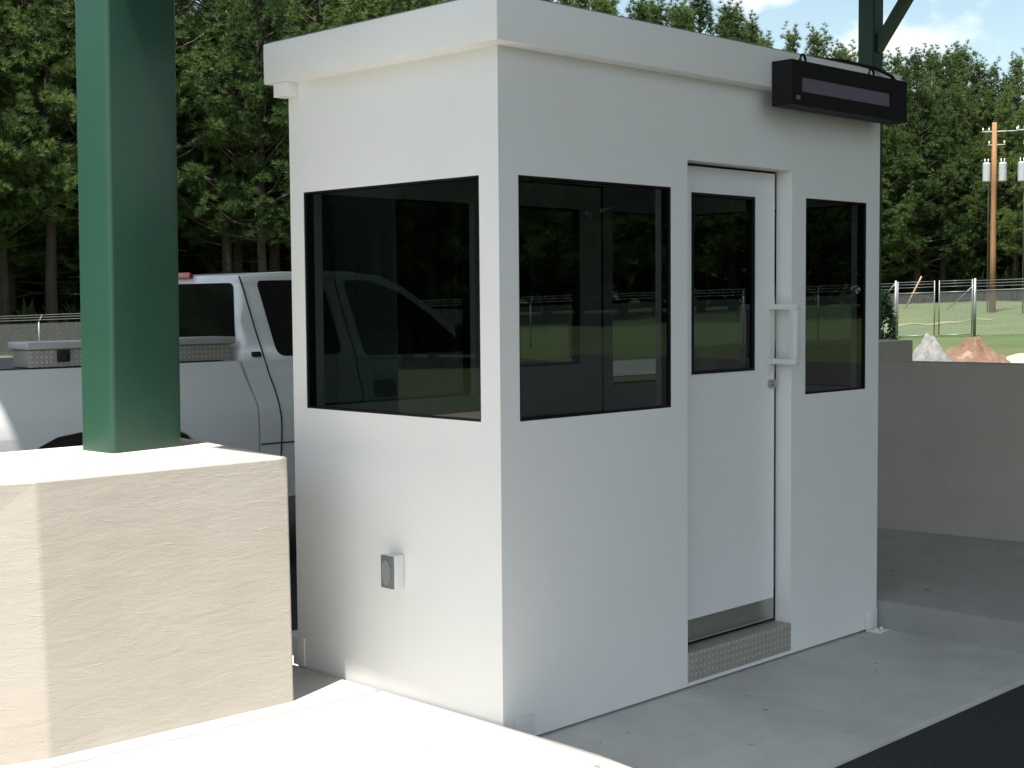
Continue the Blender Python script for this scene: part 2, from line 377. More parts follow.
bm = NB(); box(bm, (-D, -D, WH), (WX+D, WY+D, 2.9301), bev=.006); roof = mesh_obj('roof', rel(bm), M['booth'], booth, smooth=True)
bm = NB(); box(bm, (-D+.012, -D+.012, 2.9301), (WX+D-.012, WY+D-.012, 2.936)); mesh_obj('roof_membrane', rel(bm), M['greyin'], roof)

def window(axis, a, inward, u0, u1, z0, z1):
    """frame flush with the outer face, pane just inside. a: outer face coordinate; inward: +1/-1"""
    f = .008
    bm = NB(); lo, hi = sorted((a+inward*.003, a+inward*.05))
    wall_grid(bm, axis, lo, hi, u0, u1, z0, z1, [(u0+f, u1-f, z0+f, z1-f)])
    fr = mesh_obj('window', rel(bm), M['rubber'], booth)
    bm = NB(); g0, g1 = sorted((a+inward*.012, a+inward*.013))
    g = a+inward*.012
    q = [(u0+f, z0+f), (u1-f, z0+f), (u1-f, z1-f), (u0+f, z1-f)]
    bm.faces.new([bm.verts.new((g, u, z) if axis == 0 else (u, g, z)) for u, z in q])
    pn = mesh_obj('pane', rel(bm), M['tint'], fr)
    return fr
for a, b in FW: window(1, 0, 1, a, b, GZ0, GZ1); window(1, WY, -1, a, b, GZ0, GZ1)
window(0, 0, 1, Yw[0], Yw[1], GZ0, GZ1); window(0, WX, -1, Yw[0], Yw[1], GZ0, GZ1)

def door(y, s):
    """y outer plane of recessed leaf, s = inward direction"""
    gx0, gx1, gz0, gz1 = 1.317, 1.809, 1.4225, 2.257
    x0, x1 = DO[0]+.006, DO[1]-.022
    lo, hi = sorted((y, y+s*.045))
    bm = NB(); wall_grid(bm, 1, lo, hi, x0, x1, .182, DH-.012, [(gx0, gx1, gz0, gz1)])
    d = mesh_obj('door', rel(bm), M['door'], booth)
    bm = NB(); f = .014; lo, hi = sorted((y-s*.005, y+s*.04))
    wall_grid(bm, 1, lo, hi, gx0+.0005, gx1-.0005, gz0+.0005, gz1-.0005, [(gx0+f, gx1-f, gz0+f, gz1-f)]); mesh_obj('glazing_bead', rel(bm), M['rubber'], d)
    bm = NB(); g = y+s*.006
    bm.faces.new([bm.verts.new((x, g, z)) for x, z in ((gx0+f, gz0+f), (gx1-f, gz0+f), (gx1-f, gz1-f), (gx0+f, gz1-f))]); mesh_obj('pane', rel(bm), M['tint'], d)
    lo, hi = sorted((y-s*.004, y+s*.002))
    bm = NB(); box(bm, (x0+.004, lo, .186), (x1-.006, hi, .286)); mesh_obj('kick_plate', rel(bm), M['steel'], d)
    bm = NB(); lo, hi = sorted((y+s*.006, y+s*.03)); box(bm, (x0, lo, .168), (x1, hi, .1815)); mesh_obj('door_sweep', rel(bm), M['rubber'], d)
    # pull handle: two arms and a bar, with a flange on the leaf
    bm = NB()
    for z in (1.462, 1.728):
        lo, hi = sorted((y, y-s*.155)); box(bm, (1.93, lo, z-.014), (1.97, hi, z+.014), bev=.005)
    lo, hi = sorted((y-s*.118, y-s*.158)); box(bm, (1.929, lo, 1.4745), (1.971, hi, 1.7155), bev=.006)
    lo, hi = sorted((y-s*.001, y-s*.006)); box(bm, (1.925, lo, 1.41), (1.972, hi, 1.78))
    mesh_obj('handle', rel(bm), M['whiteplastic'], d, smooth=True)
    bm = NB(); tube(bm, [(1.945, y+s*.0, 1.352), (1.945, y-s*.022, 1.352)], .022, 16); tube(bm, [(1.945, y-s*.022, 1.352), (1.945, y-s*.03, 1.352)], .011, 12); mesh_obj('lock', rel(bm), M['steel'], d, smooth=True)
    return d
dF = door(.086, 1); dB = door(WY-.086, -1)
# door frame stops and dark reveal behind the leaf edge
for y0, y1 in ((.10, .128), (WY-.128, WY-.10)):
    bm = NB(); box(bm, (DO[1]-.018, y0, .17), (DO[1]-.001, y1, DH-.001)); box(bm, (DO[0]+.001, y0, DH-.0105), (DO[1]-.0185, y1, DH-.001))
    mesh_obj('weather_strip', rel(bm), M['rubber'], booth)
for y0, y1 in ((-.006, .135), (WY-.135, WY+.006)):
    bm = NB(); box(bm, (DO[0]+.002, y0, .031), (DO[1]-.002, y1, .166), bev=.005); mesh_obj('threshold', bm if False else rel(bm), M['tread'], booth)
# anchor brackets
def bracket(x, y, sx, name='anchor_bracket'):
    s = -1 if y <= 0 else 1
    bm = NB(); lo, hi = sorted((y+s*.0015, y+s*.009)); box(bm, (x-.055, lo, .009), (x+.055, hi, .11), bev=.003)
    lo, hi = sorted((y+s*.0015, y+s*.085)); box(bm, (x-.055, lo, .001), (x+.055, hi, .0088), bev=.002)
    for dx in (-.025, .025): tube(bm, [(x+dx, y+s*.05, .008), (x+dx, y+s*.05, .02)], .009, 6)
    mesh_obj(name, rel(bm), M['whiteplastic'], booth, smooth=True)
bracket(.115, 0, 1); bracket(2.755, 0, 1); bracket(.115, WY, 1); bracket(2.755, WY, 1)
bm = NB(); box(bm, (-.012, 1.285, .10), (-.002, 1.37, .23), bev=.003); mesh_obj('anchor_bracket', rel(bm), M['whiteplastic'], booth, smooth=True)
# drain spout under the fascia
bm = NB(); wall_grid(bm, 0, -.066, -.001, 1.275, 1.368, 2.688, 2.7495, []); mesh_obj('drain_spout', rel(bm), M['booth'], booth)
# electrical outlet box on the end wall
bm = NB(); box(bm, (-.055, .585, .562), (-.001, .668, .704), bev=.004); ob = mesh_obj('outlet_box', rel(bm), M['whiteplastic'], booth, smooth=True)
bm = NB(); box(bm, (-.0635, .587, .564), (-.0555, .666, .702), bev=.003); box(bm, (-.067, .60, .69), (-.0635, .653, .699), bev=.001); mesh_obj('cover', rel(bm), M['greysteel'], ob, smooth=True)
bm = NB()
pts = [(.6265+.026*math.cos(a), .63+.043*math.sin(a)+(.012 if math.sin(a) > 0 else -.012)) for a in [i*math.pi/12 for i in range(24)]]
f = bm.faces.new([bm.verts.new((-.0638, u, z)) for u, z in pts]); r_ = bmesh.ops.extrude_face_region(bm, geom=[f]); bmesh.ops.translate(bm, verts=[v for v in r_['geom'] if isinstance(v, bmesh.types.BMVert)], vec=(-.004, 0, 0))
mesh_obj('inset', rel(bm), M['greyin'], ob)
# interior desk (its own thing)
dk = thing('desk', 'plain grey work counter inside the guard booth below the end window', 'desk', (.4, .67, .15))
bm = NB(); box(bm, (-.295, -.56, .72), (.2, .56, .75), bev=.004); mesh_obj('worktop', bm, M['greysteel'], dk)
for y in (-.5, .5):
    bm = NB(); box(bm, (-.25, y-.02, 0), (.15, y+.02, .72)); mesh_obj('leg', bm, M['black'], dk)

# ------------------------------------------------------------------ message sign on the fascia
sg = thing('message_sign', 'black electronic message sign with a blank display hanging on the booth fascia', 'sign', (2.24, -.08, 2.66))
def rs(bm): bmesh.ops.translate(bm, verts=bm.verts, vec=(-2.24, .08, -2.66)); return bm
bm = NB(); SX0, SX1, SY0, SY1, SZ0, SZ1 = 1.708, 2.748, -.192, -.082, 2.662, 2.868
wx0, wx1, wz0, wz1 = 1.792, 2.595, 2.727, 2.798
wall_grid(bm, 1, SY0, SY1, SX0, SX1, SZ0, SZ1, [(wx0, wx1, wz0, wz1)]); mesh_obj('housing', rs(bm), M['black'], sg)
bm = NB(); box(bm, (wx0+.0005, SY0+.012, wz0+.0005), (wx1-.0005, SY0+.03, wz1-.0005)); mesh_obj('display', rs(bm), M['display'], sg)
bm = NB(); box(bm, (1.742, SY0-.004, 2.688), (1.772, SY0-.0005, 2.706)); mesh_obj('badge', rs(bm), M['badge'], sg)
for x in (1.86, 2.47):
    bm = NB(); tube(bm, [(x+.022*math.cos(a), -.15, SZ1+.012+.03*math.sin(a)) for a in [k*math.pi/8-.3 for k in range(10)]], .006, 8)
    tube(bm, [(x-.02, -.15, SZ1-.01), (x-.022, -.15, SZ1+.008)], .006, 8); mesh_obj('lifting_eye', rs(bm), M['black'], sg, smooth='all')
bm = NB(); tube(bm, [(1.55, .25, 2.95), (1.8, .15, 2.955), (2.1, .05, 2.955), (2.4, -.03, 2.955), (2.6, -.09, 2.935), (2.7, -.13, 2.90), (2.73, -.14, 2.865)], .009, 8); mesh_obj('power_cable', rs(bm), M['rubber'], sg, smooth='all')
bm = NB(); box(bm, (1.62, .08, 2.942), (1.76, .2, 2.985), bev=.008); mesh_obj('cable_box', rs(bm), M['galv'], sg, smooth=True)

# ------------------------------------------------------------------ plinths and barriers
def plinth(name, label, cat, bot, top, z0, z1, bev=.010, mat='stucco'):
    bm = NB(); prism(bm, bot, z0, z1, bev=bev, seg=3, pts_top=top)
    o = mesh_obj(name, bm, M[mat], smooth=False); tag(o, label, cat); return o
bot = [(-1.439, .918), (-.374, .868), (-.20, 2.05), (-3.6, 2.1), (-3.9, 1.8), (-2.7, 1.335)]
top = [(-1.449, .946), (-.366, .8945), (-.205, 1.98), (-3.6, 2.05), (-3.9, 1.8), (-2.7, 1.32)]
plinth('barrier_wall', 'cream stucco barrier plinth in the sun carrying the near green column', 'barrier', bot, top, .101, 1.128)
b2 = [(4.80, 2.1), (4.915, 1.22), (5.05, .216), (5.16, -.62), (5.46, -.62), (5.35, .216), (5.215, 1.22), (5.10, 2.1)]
plinth('barrier_wall', 'long shaded beige barrier wall on the island right of the booth', 'barrier', b2, b2, .151, 1.318, mat='stucco_shade')
c2 = far(913, 22)
pA = [(c2.x, c2.y), (c2.x, c2.y+1.1), (c2.x-4, c2.y+1.1), (c2.x-4, c2.y)]
plinth('barrier_wall', 'far grey plinth under the second green column beyond the lane', 'barrier', pA, pA, T(c2.x, c2.y)-.1, 1.12)
bm = NB(); prism(bm, [(c2.x-5.5, c2.y-.25), (c2.x+.3, c2.y-.25), (c2.x+.3, c2.y+1.6), (c2.x-5.5, c2.y+1.6)], -.9, T(c2.x, c2.y)+.12, bev=.02); o = mesh_obj('pavement', bm, M['conc2']); o['kind'] = 'structure'

# ------------------------------------------------------------------ canopy (columns, brace, roof above the frame)
cn = thing('canopy', 'green steel drive-through canopy on square columns, one on the cream plinth, one behind the booth', 'canopy', (6, 1, 0))
def rc(bm): bmesh.ops.translate(bm, verts=bm.verts, vec=(-6, -1, 0)); return bm
ZC = 7.3
bm = NB(); prism(bm, [(-.798, 1.558), (-.424, 1.610), (-.440, 1.862), (-.814, 1.81)], 1.121, ZC, pts_top=[(x_+.06, y_) for x_, y_ in ((-.798, 1.558), (-.424, 1.610), (-.440, 1.862), (-.814, 1.81))]); 
es = [e for e in bm.edges if abs((e.verts[0].co-e.verts[1].co).z) > 1]; bmesh.ops.bevel(bm, geom=es, offset=.022, segments=4, affect='EDGES', profile=.5)
mesh_obj('column', rc(bm), M['green'], cn, smooth=True)
c1 = far(868.6, 22.3); h = .14
bm = NB(); box(bm, (c1.x-h, c1.y-h, 1.12), (c1.x+h, c1.y+h, ZC)); 
es = [e for e in bm.edges if abs((e.verts[0].co-e.verts[1].co).z) > 1]; bmesh.ops.bevel(bm, geom=es, offset=.02, segments=3, affect='EDGES')
mesh_obj('column', rc(bm), M['green'], cn, smooth=True)
p0 = Vector((c1.x, c1.y-.1, 5.5)); p1 = Vector((c1.x, c1.y-.1-1.32, ZC+.02)); d = p1-p0
bm = NB(); box(bm, (-.075, -.075, 0), (.075, .075, d.length)); bmesh.ops.transform(bm, matrix=Matrix.Translation(p0) @ d.to_track_quat('Z', 'X').to_matrix().to_4x4(), verts=bm.verts)
mesh_obj('brace', rc(bm), M['green'], cn)
# roof: its west edge throws the shade line along the island step
SH = (ZC-.1)/math.tan(EL)
def edge(y, off=0):                   # plan x of the roof edge whose shadow lies at x = -.03+.057*y (z = .1)
    ys = y + SH*math.sin(PHI); return EDGE0 + .022*ys + .045*max(0, ys-1.8) - SH*math.cos(PHI) + off
EDGE0 = -.024
pts = [(edge(-6.2), -6.2), (5.5, -6.2), (5.5, -13), (22, -13), (22, -6), (18, -4), (18, 9.4), (edge(9.4), 9.4), (edge(1.9), 1.9), (edge(1.6), 1.6), (edge(1.6, .42), 1.6), (edge(.82, .42), .82), (edge(.82), .82)]  # unseen outline shaped for light: added notch suns the near column, step dims rightwards
bm = NB(); prism(bm, pts, ZC, ZC+.5); mesh_obj('roof', rc(bm), M['canopy'], cn)

# ------------------------------------------------------------------ pickup truck (facing +X on the far lane)
TY0, TY1 = 3.76, 5.74; TYC = (TY0+TY1)/2; TG = -.02
tk = thing('pickup_truck', 'white extended-cab pickup truck parked in the lane behind the booth', 'pickup truck', (2.0, TYC, TG))
def rk(bm): bmesh.ops.translate(bm, verts=bm.verts, vec=(-2.0, -TYC, -TG)); return bm
def inset(z):
    if z > 1.37: return .075 + (z-1.37)*.30
    return .075*sstep(1.02, 1.37, z) + .03*sstep(.95, .5, z)*0 + (.05*(1-sstep(.45, .95, z)))
def side_shape(bm, poly, y0, y1, levels=(.6, .75, .9, 1.0, 1.08, 1.15, 1.22, 1.29, 1.35)):
    f = bm.faces.new([bm.verts.new((x, y0, z)) for x, z in poly])
    r = bmesh.ops.extrude_face_region(bm, geom=[f]); bmesh.ops.translate(bm, verts=[v for v in r['geom'] if isinstance(v, bmesh.types.BMVert)], vec=(0, y1-y0, 0))
    for z in levels:
        bmesh.ops.bisect_plane(bm, geom=bm.verts[:]+bm.edges[:]+bm.faces[:], plane_co=(0, 0, z), plane_no=(0, 0, 1))
    for v in bm.verts: v.co.y += inset(v.co.z)*(1 if v.co.y < TYC else -1)
def arch(cx, cz, r, a0=180, a1=0, n=14): return [(cx+r*math.cos(R(a0+(a1-a0)*i/n)), cz+r*math.sin(R(a0+(a1-a0)*i/n))) for i in range(n+1)]
RWX, FWX, WZ, AR = .46, 4.05, .30, .66
ARCH = [(-.63, .46), (-.61, .75), (-.56, .88), (-.50, .945), (-.38, .997), (-.21, 1.018), (0, 1.024), (.21, 1.018), (.38, .997), (.50, .945), (.56, .88), (.61, .75), (.63, .46)]
def garch(cx, k=1.0): return [(cx+x*k, .46+(z-.46)*k) for x, z in ARCH]
# bed sides
for ya, yb in ((TY0, TY0+.1), (TY1-.1, TY1)):
    pass
bedpoly = [(-.85, .5), (-.85, 1.39), (1.40, 1.39), (1.47, 1.12), (1.50, .48)] + arch(RWX, WZ+.02, AR, 0, 180)[1:-1]
bedpoly = [(-.85, .5), (-.86, 1.2), (-.83, 1.39), (1.385, 1.39), (1.40, 1.36), (1.475, 1.1), (1.495, .48), (RWX+.70, .47)] + garch(RWX)[::-1] + [(RWX-.70, .48)]
bm = NB(); side_shape(bm, bedpoly, TY0, TY1)
bed = mesh_obj('bed', rk(bm), M['truck'], tk, smooth=True)
# the load space is a recess: dark liner tray set into the top
bm = NB(); box(bm, (-.76, TY0+.17, 1.391), (1.33, TY1-.17, 1.396)); mesh_obj('bed_liner', rk(bm), M['trim'], bed)
for y, s in ((TY0, -1), (TY1, 1)):    # flared wheel lips
    bm = NB(); A = [Vector((p[0], y+.0, p[1])) for p in garch(RWX, 1.02)]
    tube(bm, A, .02, 8); bmesh.ops.translate(bm, verts=bm.verts, vec=(0, -s*.02, 0)); mesh_obj('wheel_lip', rk(bm), M['truck'], bed, smooth='all')
    bm = NB(); A = garch(RWX, .99)
    ys = sorted((y-s*.04, y-s*.5)); f = bm.faces.new([bm.verts.new((x, ys[0], z)) for x, z in A]); r_ = bmesh.ops.extrude_face_region(bm, geom=[f]); bmesh.ops.translate(bm, verts=[v for v in r_['geom'] if isinstance(v, bmesh.types.BMVert)], vec=(0, ys[1]-ys[0], 0)); mesh_obj('wheel_well', rk(bm), M['trim'], bed)
bm = NB(); box(bm, (-.885, TY0+.12, .62), (-.86, TY1-.12, 1.36), bev=.01); tg = mesh_obj('tailgate', rk(bm), M['truck'], tk, smooth=True)
bm = NB(); box(bm, (-1.02, TY0+.03, .42), (-.90, TY1-.03, .60), bev=.02); mesh_obj('bumper', rk(bm), M['chrome'], tk, smooth=True)
bm = NB(); box(bm, (4.98, TY0+.03, .38), (5.12, TY1-.03, .60), bev=.03); mesh_obj('bumper', rk(bm), M['chrome'], tk, smooth=True)
for y in (TY0+.07, TY1-.16):
    bm = NB(); box(bm, (-.885, y, .85), (-.862, y+.09, 1.3), bev=.008); mesh_obj('tail_lamp', rk(bm), M['redlens'], tk, smooth=True)
    bm = NB(); box(bm, (4.93, y-.02, .85), (4.985, y+.2, 1.05), bev=.02); mesh_obj('headlight', rk(bm), M['lamp'], tk, smooth=True)
# cab lower body with bonnet
lower = [(1.515, .47), (1.495, .9), (1.49, 1.1), (1.43, 1.36), (1.42, 1.385), (3.52, 1.385), (3.7, 1.35), (4.6, 1.25), (4.88, 1.16), (4.95, .95), (4.95, .5), (FWX+.70, .47)] + garch(FWX)[::-1] + [(FWX-.70, .46)]
bm = NB(); side_shape(bm, lower, TY0, TY1); cab = mesh_obj('cab', rk(bm), M['truck'], tk, smooth=True)
for y, s in ((TY0, -1), (TY1, 1)):
    bm = NB(); A = garch(FWX, .99)
    ys = sorted((y-s*.04, y-s*.5)); f = bm.faces.new([bm.verts.new((x, ys[0], z)) for x, z in A]); r_ = bmesh.ops.extrude_face_region(bm, geom=[f]); bmesh.ops.translate(bm, verts=[v for v in r_['geom'] if isinstance(v, bmesh.types.BMVert)], vec=(0, ys[1]-ys[0], 0)); mesh_obj('wheel_well', rk(bm), M['trim'], cab)
bm = NB(); box(bm, (4.952, TY0+.35, .66), (4.975, TY1-.35, 1.08), bev=.01); mesh_obj('grille', rk(bm), M['trim'], cab, smooth=True)
# greenhouse
upper = [(1.425, 1.383), (1.46, 1.65), (1.50, 1.90), (1.56, 1.955), (1.9, 1.978), (2.45, 1.985), (2.75, 1.955), (2.95, 1.875), (3.15, 1.745), (3.40, 1.56), (3.62, 1.383)]
bm = NB(); side_shape(bm, upper, TY0, TY1, levels=(1.5, 1.65, 1.8, 1.88, 1.93))
es = [e for e in bm.edges if e.is_manifold and e.calc_face_angle(0) > R(50) and min(v.co.z for v in e.verts) > 1.4]
bmesh.ops.bevel(bm, geom=es, offset=.05, segments=4, affect='EDGES', profile=.5)
gh = mesh_obj('cab_roof', rk(bm), M['truck'], cab, smooth=True)
def rounded(poly, r=.05, n=4):
    out_ = []
    k = len(poly)
    for i in range(k):
        p = Vector(poly[i]); a = (Vector(poly[i-1])-p); b = (Vector(poly[(i+1) % k])-p); ra = min(r, a.length*.4, b.length*.4)
        p1 = p+a.normalized()*ra; p2 = p+b.normalized()*ra
        for j in range(n+1):
            t = j/n; out_.append(tuple((1-t)**2*p1 + 2*t*(1-t)*p + t*t*p2))
    return out_
def sideglass(poly, y, s, parent, mat, name='window', lift=.006, r=.05):
    bm = NB(); f = bm.faces.new([bm.verts.new((x, y-s*(inset(z)), z)) for x, z in rounded(poly, r)])
    r_ = bmesh.ops.extrude_face_region(bm, geom=[f]); bmesh.ops.translate(bm, verts=[v for v in r_['geom'] if isinstance(v, bmesh.types.BMVert)], vec=(0, s*lift, 0))
    return mesh_obj(name, rk(bm), mat, parent)
win_r = [(1.70, 1.41), (1.645, 1.885), (1.66, 1.915), (2.19, 1.925), (2.25, 1.41)]
win_f = [(2.44, 1.39), (2.38, 1.925), (2.62, 1.915), (2.86, 1.84), (3.1, 1.69), (3.36, 1.47), (3.4, 1.39)]
for y, s in ((TY0, -1), (TY1, 1)):
    sideglass(win_r, y, s, gh, M['carglass'], r=.07); sideglass(win_f, y, s, gh, M['carglass'])
    def P(x, z): return (x, y-s*(inset(z)-.001), z)
    for seam in ([(1.515, 1.945), (1.53, 1.85), (1.56, 1.6), (1.59, 1.40), (1.635, 1.2), (1.66, 1.0), (1.665, .6)], [(2.30, 1.945), (2.33, 1.6), (2.36, 1.36), (2.37, 1.0), (2.36, .6)], [(3.42, 1.37), (3.44, 1.1), (3.40, .95), (3.38, .6)], [(1.50, .84), (3.38, .82)]):
        bm = NB(); 
        pp = [Vector(P(*q)) for q in seam]; fine = []
        for a, b in zip(pp, pp[1:]): fine += [a.lerp(b, t/4) for t in range(4)]
        fine.append(pp[-1]); fine = [Vector((q.x, P(q.x, q.z)[1], q.z)) for q in fine]
        tube(bm, fine, .0055, 6); mesh_obj('door_seam', rk(bm), M['trim'], cab, smooth='all')
    sideglass([(1.495, 1.41), (1.495, 1.445), (1.565, 1.445), (1.565, 1.41)], y, s, cab, M['trim'], name='door_latch', lift=.012, r=.01)
    sideglass([(2.46, 1.24), (2.46, 1.285), (2.64, 1.285), (2.64, 1.24)], y, s, cab, M['truck'], name='door_handle', lift=.03, r=.015)
    o = sideglass([(2.47, 1.09), (2.47, 1.215), (2.68, 1.215), (2.68, 1.09)], y, s, cab, M['trim'], name='door_emblem', lift=.004, r=.05)
    bm = NB(); ys = sorted((y+s*.02, y+s*.2)); box(bm, (3.2, ys[0], 1.42), (3.28, ys[1], 1.6), bev=.03, seg=3); mesh_obj('mirror', rk(bm), M['trim'], cab, smooth=True)
# rear window, brake lamp, windscreen
def quad_slab(name, pts, nrm, mat, parent, t=.006):
    bm = NB(); f = bm.faces.new([bm.verts.new(p) for p in pts]); r_ = bmesh.ops.extrude_face_region(bm, geom=[f]); bmesh.ops.translate(bm, verts=[v for v in r_['geom'] if isinstance(v, bmesh.types.BMVert)], vec=Vector(nrm)*t)
    return mesh_obj(name, rk(bm), mat, parent)
xr = lambda z: 1.425+(z-1.383)*.147 - .001
rw = rounded([(TY0+.19, 1.50), (TY0+.29, 1.90), (TY1-.29, 1.90), (TY1-.19, 1.50)], .05)
quad_slab('rear_window', [(xr(z), y, z) for y, z in rw], (-1, 0, .1), M['carglass'], gh)
rw = rounded([(TYC-.15, 1.935), (TYC-.13, 1.968), (TYC+.13, 1.968), (TYC+.15, 1.935)], .01, 2)
quad_slab('brake_light', [(1.535+(z-1.935)*.6, y, z) for y, z in rw], (-1, 0, .4), M['redlens'], gh, .03)
xw = [(3.58, 1.42), (3.40, 1.563), (3.15, 1.748), (2.99, 1.855)]
bm = NB(); rows = [[bm.verts.new((x+.006, yy, z+.006)) for yy in (TY0+inset(z)+.09, TY1-inset(z)-.09)] for x, z in xw]
for a, b in zip(rows, rows[1:]): bm.faces.new((a[0], a[1], b[1], b[0]))
mesh_obj('windscreen', rk(bm), M['carglass'], gh)
for x in (RWX, FWX):
    for y, s in ((TY0, -1), (TY1, 1)):
        yo = y-s*.03; yi = y-s*.29
        c = Vector((x, 0, TG+.40))
        bm = NB()
        prof = [(.24, 0), (.36, -.005), (.395, .03), (.40, .08), (.40, .18), (.395, .23), (.36, .26), (.24, .26)]; ns = 40; rings = []
        for k in range(ns):
            a = 2*math.pi*k/ns; rings.append([bm.verts.new((x+rr*math.cos(a), yo-s*dd, c.z+rr*math.sin(a))) for rr, dd in prof])
        for k in range(ns):
            A, B = rings[k], rings[(k+1) % ns]
            for q in range(len(prof)): bm.faces.new((A[q], A[(q+1) % len(prof)], B[(q+1) % len(prof)], B[q]))
        ty = mesh_obj('wheel', rk(bm), M['tyre'], tk, smooth='all')
        bm = NB(); tube(bm, [(x, yo-s*.02, c.z), (x, yo-s*.2, c.z)], .245, 32); tube(bm, [(x, yo+s*.01, c.z), (x, yo-s*.02, c.z)], .08, 16)
        for k in range(6):
            a = 2*math.pi*k/6; tube(bm, [(x+.07*math.cos(a), yo-s*.0, c.z+.07*math.sin(a)), (x+.23*math.cos(a), yo-s*.01, c.z+.23*math.sin(a))], .028, 8)
        mesh_obj('rim', rk(bm), M['rim'], ty, smooth=True)
# tool box riding on the near bed rail
tb = thing('tool_box', 'long aluminium diamond-plate tool box mounted on the rail of the pickup bed', 'tool box', (.63, TY0+.30, 1.396))
bm = NB(); box(bm, (-.65, -.17, .002), (.735, .05, .105), bev=.006); mesh_obj('body', bm, M['tread'], tb, smooth=True)
bm = NB(); box(bm, (-.675, -.19, .107), (.76, .07, .152), bev=.012); mesh_obj('lid', bm, M['alu'], tb, smooth=True)
for x in (-.445,):
    bm = NB(); box(bm, (x-.04, -.186, .03), (x+.04, -.1705, .10), bev=.004); box(bm, (x-.02, -.2, .04), (x+.02, -.186, .075), bev=.004); mesh_obj('latch', bm, M['trim'], tb, smooth=True)

# ------------------------------------------------------------------ chain-link fence
FR = far(895, 58); FL = far(40, 70); fu = (FL-FR); FLEN = fu.length; fu.normalize(); fn = Vector((fu.y, -fu.x, 0))
if fn.dot(FR-CAM) < 0: fn = -fn       # outward, away from the camera
def fp(s, z=0): 
    p = FR + fu*s; return Vector((p.x, p.y, T(p.x, p.y)+z))
MH = 1.80
def mesh_panel(name, s0, s1, z0, z1, parent, step=3.05):
    n = max(1, round((s1-s0)/step)); me = bpy.data.meshes.new(name); vs = []; fs = []; uvs = []
    for i in range(n+1):
        s = s0+(s1-s0)*i/n; vs += [fp(s, z0), fp(s, z1)]
    for i in range(n): fs.append((2*i, 2*i+2, 2*i+3, 2*i+1))
    me.from_pydata(vs, [], fs); uv = me.uv_layers.new(name='UVMap')
    for p in me.polygons:
        for li, vi in zip(p.loop_indices, p.vertices): uv.data[li].uv = (s0+(s1-s0)*(vi//2)/n, (z1 if vi % 2 else z0))
    me.materials.append(M['chain']); o = bpy.data.objects.new(name, me); return link(o, parent)
def poly_tube(bm, s0, s1, z, r, sides=5, out=0, step=3.05):
    n = max(1, round((s1-s0)/step)); tube(bm, [fp(s0+(s1-s0)*i/n, z)+fn*out for i in range(n+1)], r, sides)
def fence(label, s0, s1, rail):
    f = thing('chain_link_fence', label, 'fence')
    n = max(1, round((s1-s0)/3.05))
    mesh_panel('mesh', s0, s1, .03, MH, f)
    if rail:
        bm = NB(); poly_tube(bm, s0, s1, MH, .026, 6); mesh_obj('top_rail', bm, M['galv'], f, smooth='all')
    for k in range(n+1):
        s = s0+(s1-s0)*k/n; bm = NB(); tube(bm, [fp(s, -.1), fp(s, MH+.05)], .035, 8); tube(bm, [fp(s, MH+.05), fp(s, MH+.40)+fn*.28], .02, 6); mesh_obj('post', bm, M['galv'], f, smooth='all')
    for dz, do in ((.16, .09), (.28, .18), (.39, .27)):
        bm = NB(); poly_tube(bm, s0, s1, MH+dz, .011, 4, out=do); mesh_obj('barbed_wire', bm, M['galv'], f, smooth='all')
    return f
def sp(px):                           # position along the fence line seen at column px
    h = heading(px); A = np.array([[fu.x, -h.x], [fu.y, -h.y]]); b = np.array([CAM.x-FR.x, CAM.y-FR.y]); return float(np.linalg.solve(A, b)[0])
fence('long galvanised chain-link fence with barbed wire along the forest behind the pickup', 0, FLEN+24, False)
s975, s936 = sp(975), sp(936.5)
fence('chain-link fence with a pale top rail right of the gates below the utility pole', s975-24, s975, True)
def gate(label, s0, s1):
    g = thing('fence_gate', label, 'gate', group='pair of gate leaves in the chain-link fence')
    mesh_panel('mesh', s0+.05, s1-.05, .1, MH-.02, g)
    bm = NB()
    for z in (.1, MH-.02): poly_tube(bm, s0+.04, s1-.04, z, .024, 6)
    for s in (s0+.04, s1-.04): tube(bm, [fp(s, .1), fp(s, MH+.45)], .024, 6)
    mesh_obj('frame', bm, M['galv'], g, smooth='all')
    bm = NB(); 
    for dz in (.2, .32, .42): poly_tube(bm, s0+.04, s1-.04, MH+dz, .010, 4)
    mesh_obj('barbed_wire', bm, M['galv'], g, smooth='all')
gate('left leaf of the chain-link gates, beside the bent post', s936+.05, -.06)
gate('right leaf of the chain-link gates, nearer the utility pole', s975+.08, s936-.05)
t = thing('gate_post', 'thick galvanised gate post with a bent side brace left of the gates', 'post', fp(-.02))
bm = NB(); tube(bm, [(0, 0, -.1), (0, 0, MH+.5)], .048, 10); mesh_obj('shaft', bm, M['galv'], t, smooth='all')
bm = NB(); tube(bm, [Vector((0, 0, MH+.42))] + [fu*o_+Vector((0, 0, z)) for o_, z in ((.18, MH+.2), (.34, MH-.05), (.38, MH-.2), (.36, MH-.4), (.27, MH-.62), (.12, MH-.8), (.0, MH-.86))], .022, 6); mesh_obj('brace', bm, M['galv'], t, smooth='all')
t = thing('gate_post', 'thick galvanised gate post right of the gates with a slanting stay', 'post', fp(s975+.02))
bm = NB(); tube(bm, [(0, 0, -.1), (0, 0, MH+.48)], .055, 10); mesh_obj('shaft', bm, M['galv'], t, smooth='all')
bm = NB(); tube(bm, [Vector((0, 0, MH+.25)), fu*1.05+fn*.1+Vector((0, 0, MH-.75))], .022, 6); mesh_obj('brace', bm, M['galv'], t, smooth='all')
q0 = far(905.5, 84); q1 = far(921, 84.4)
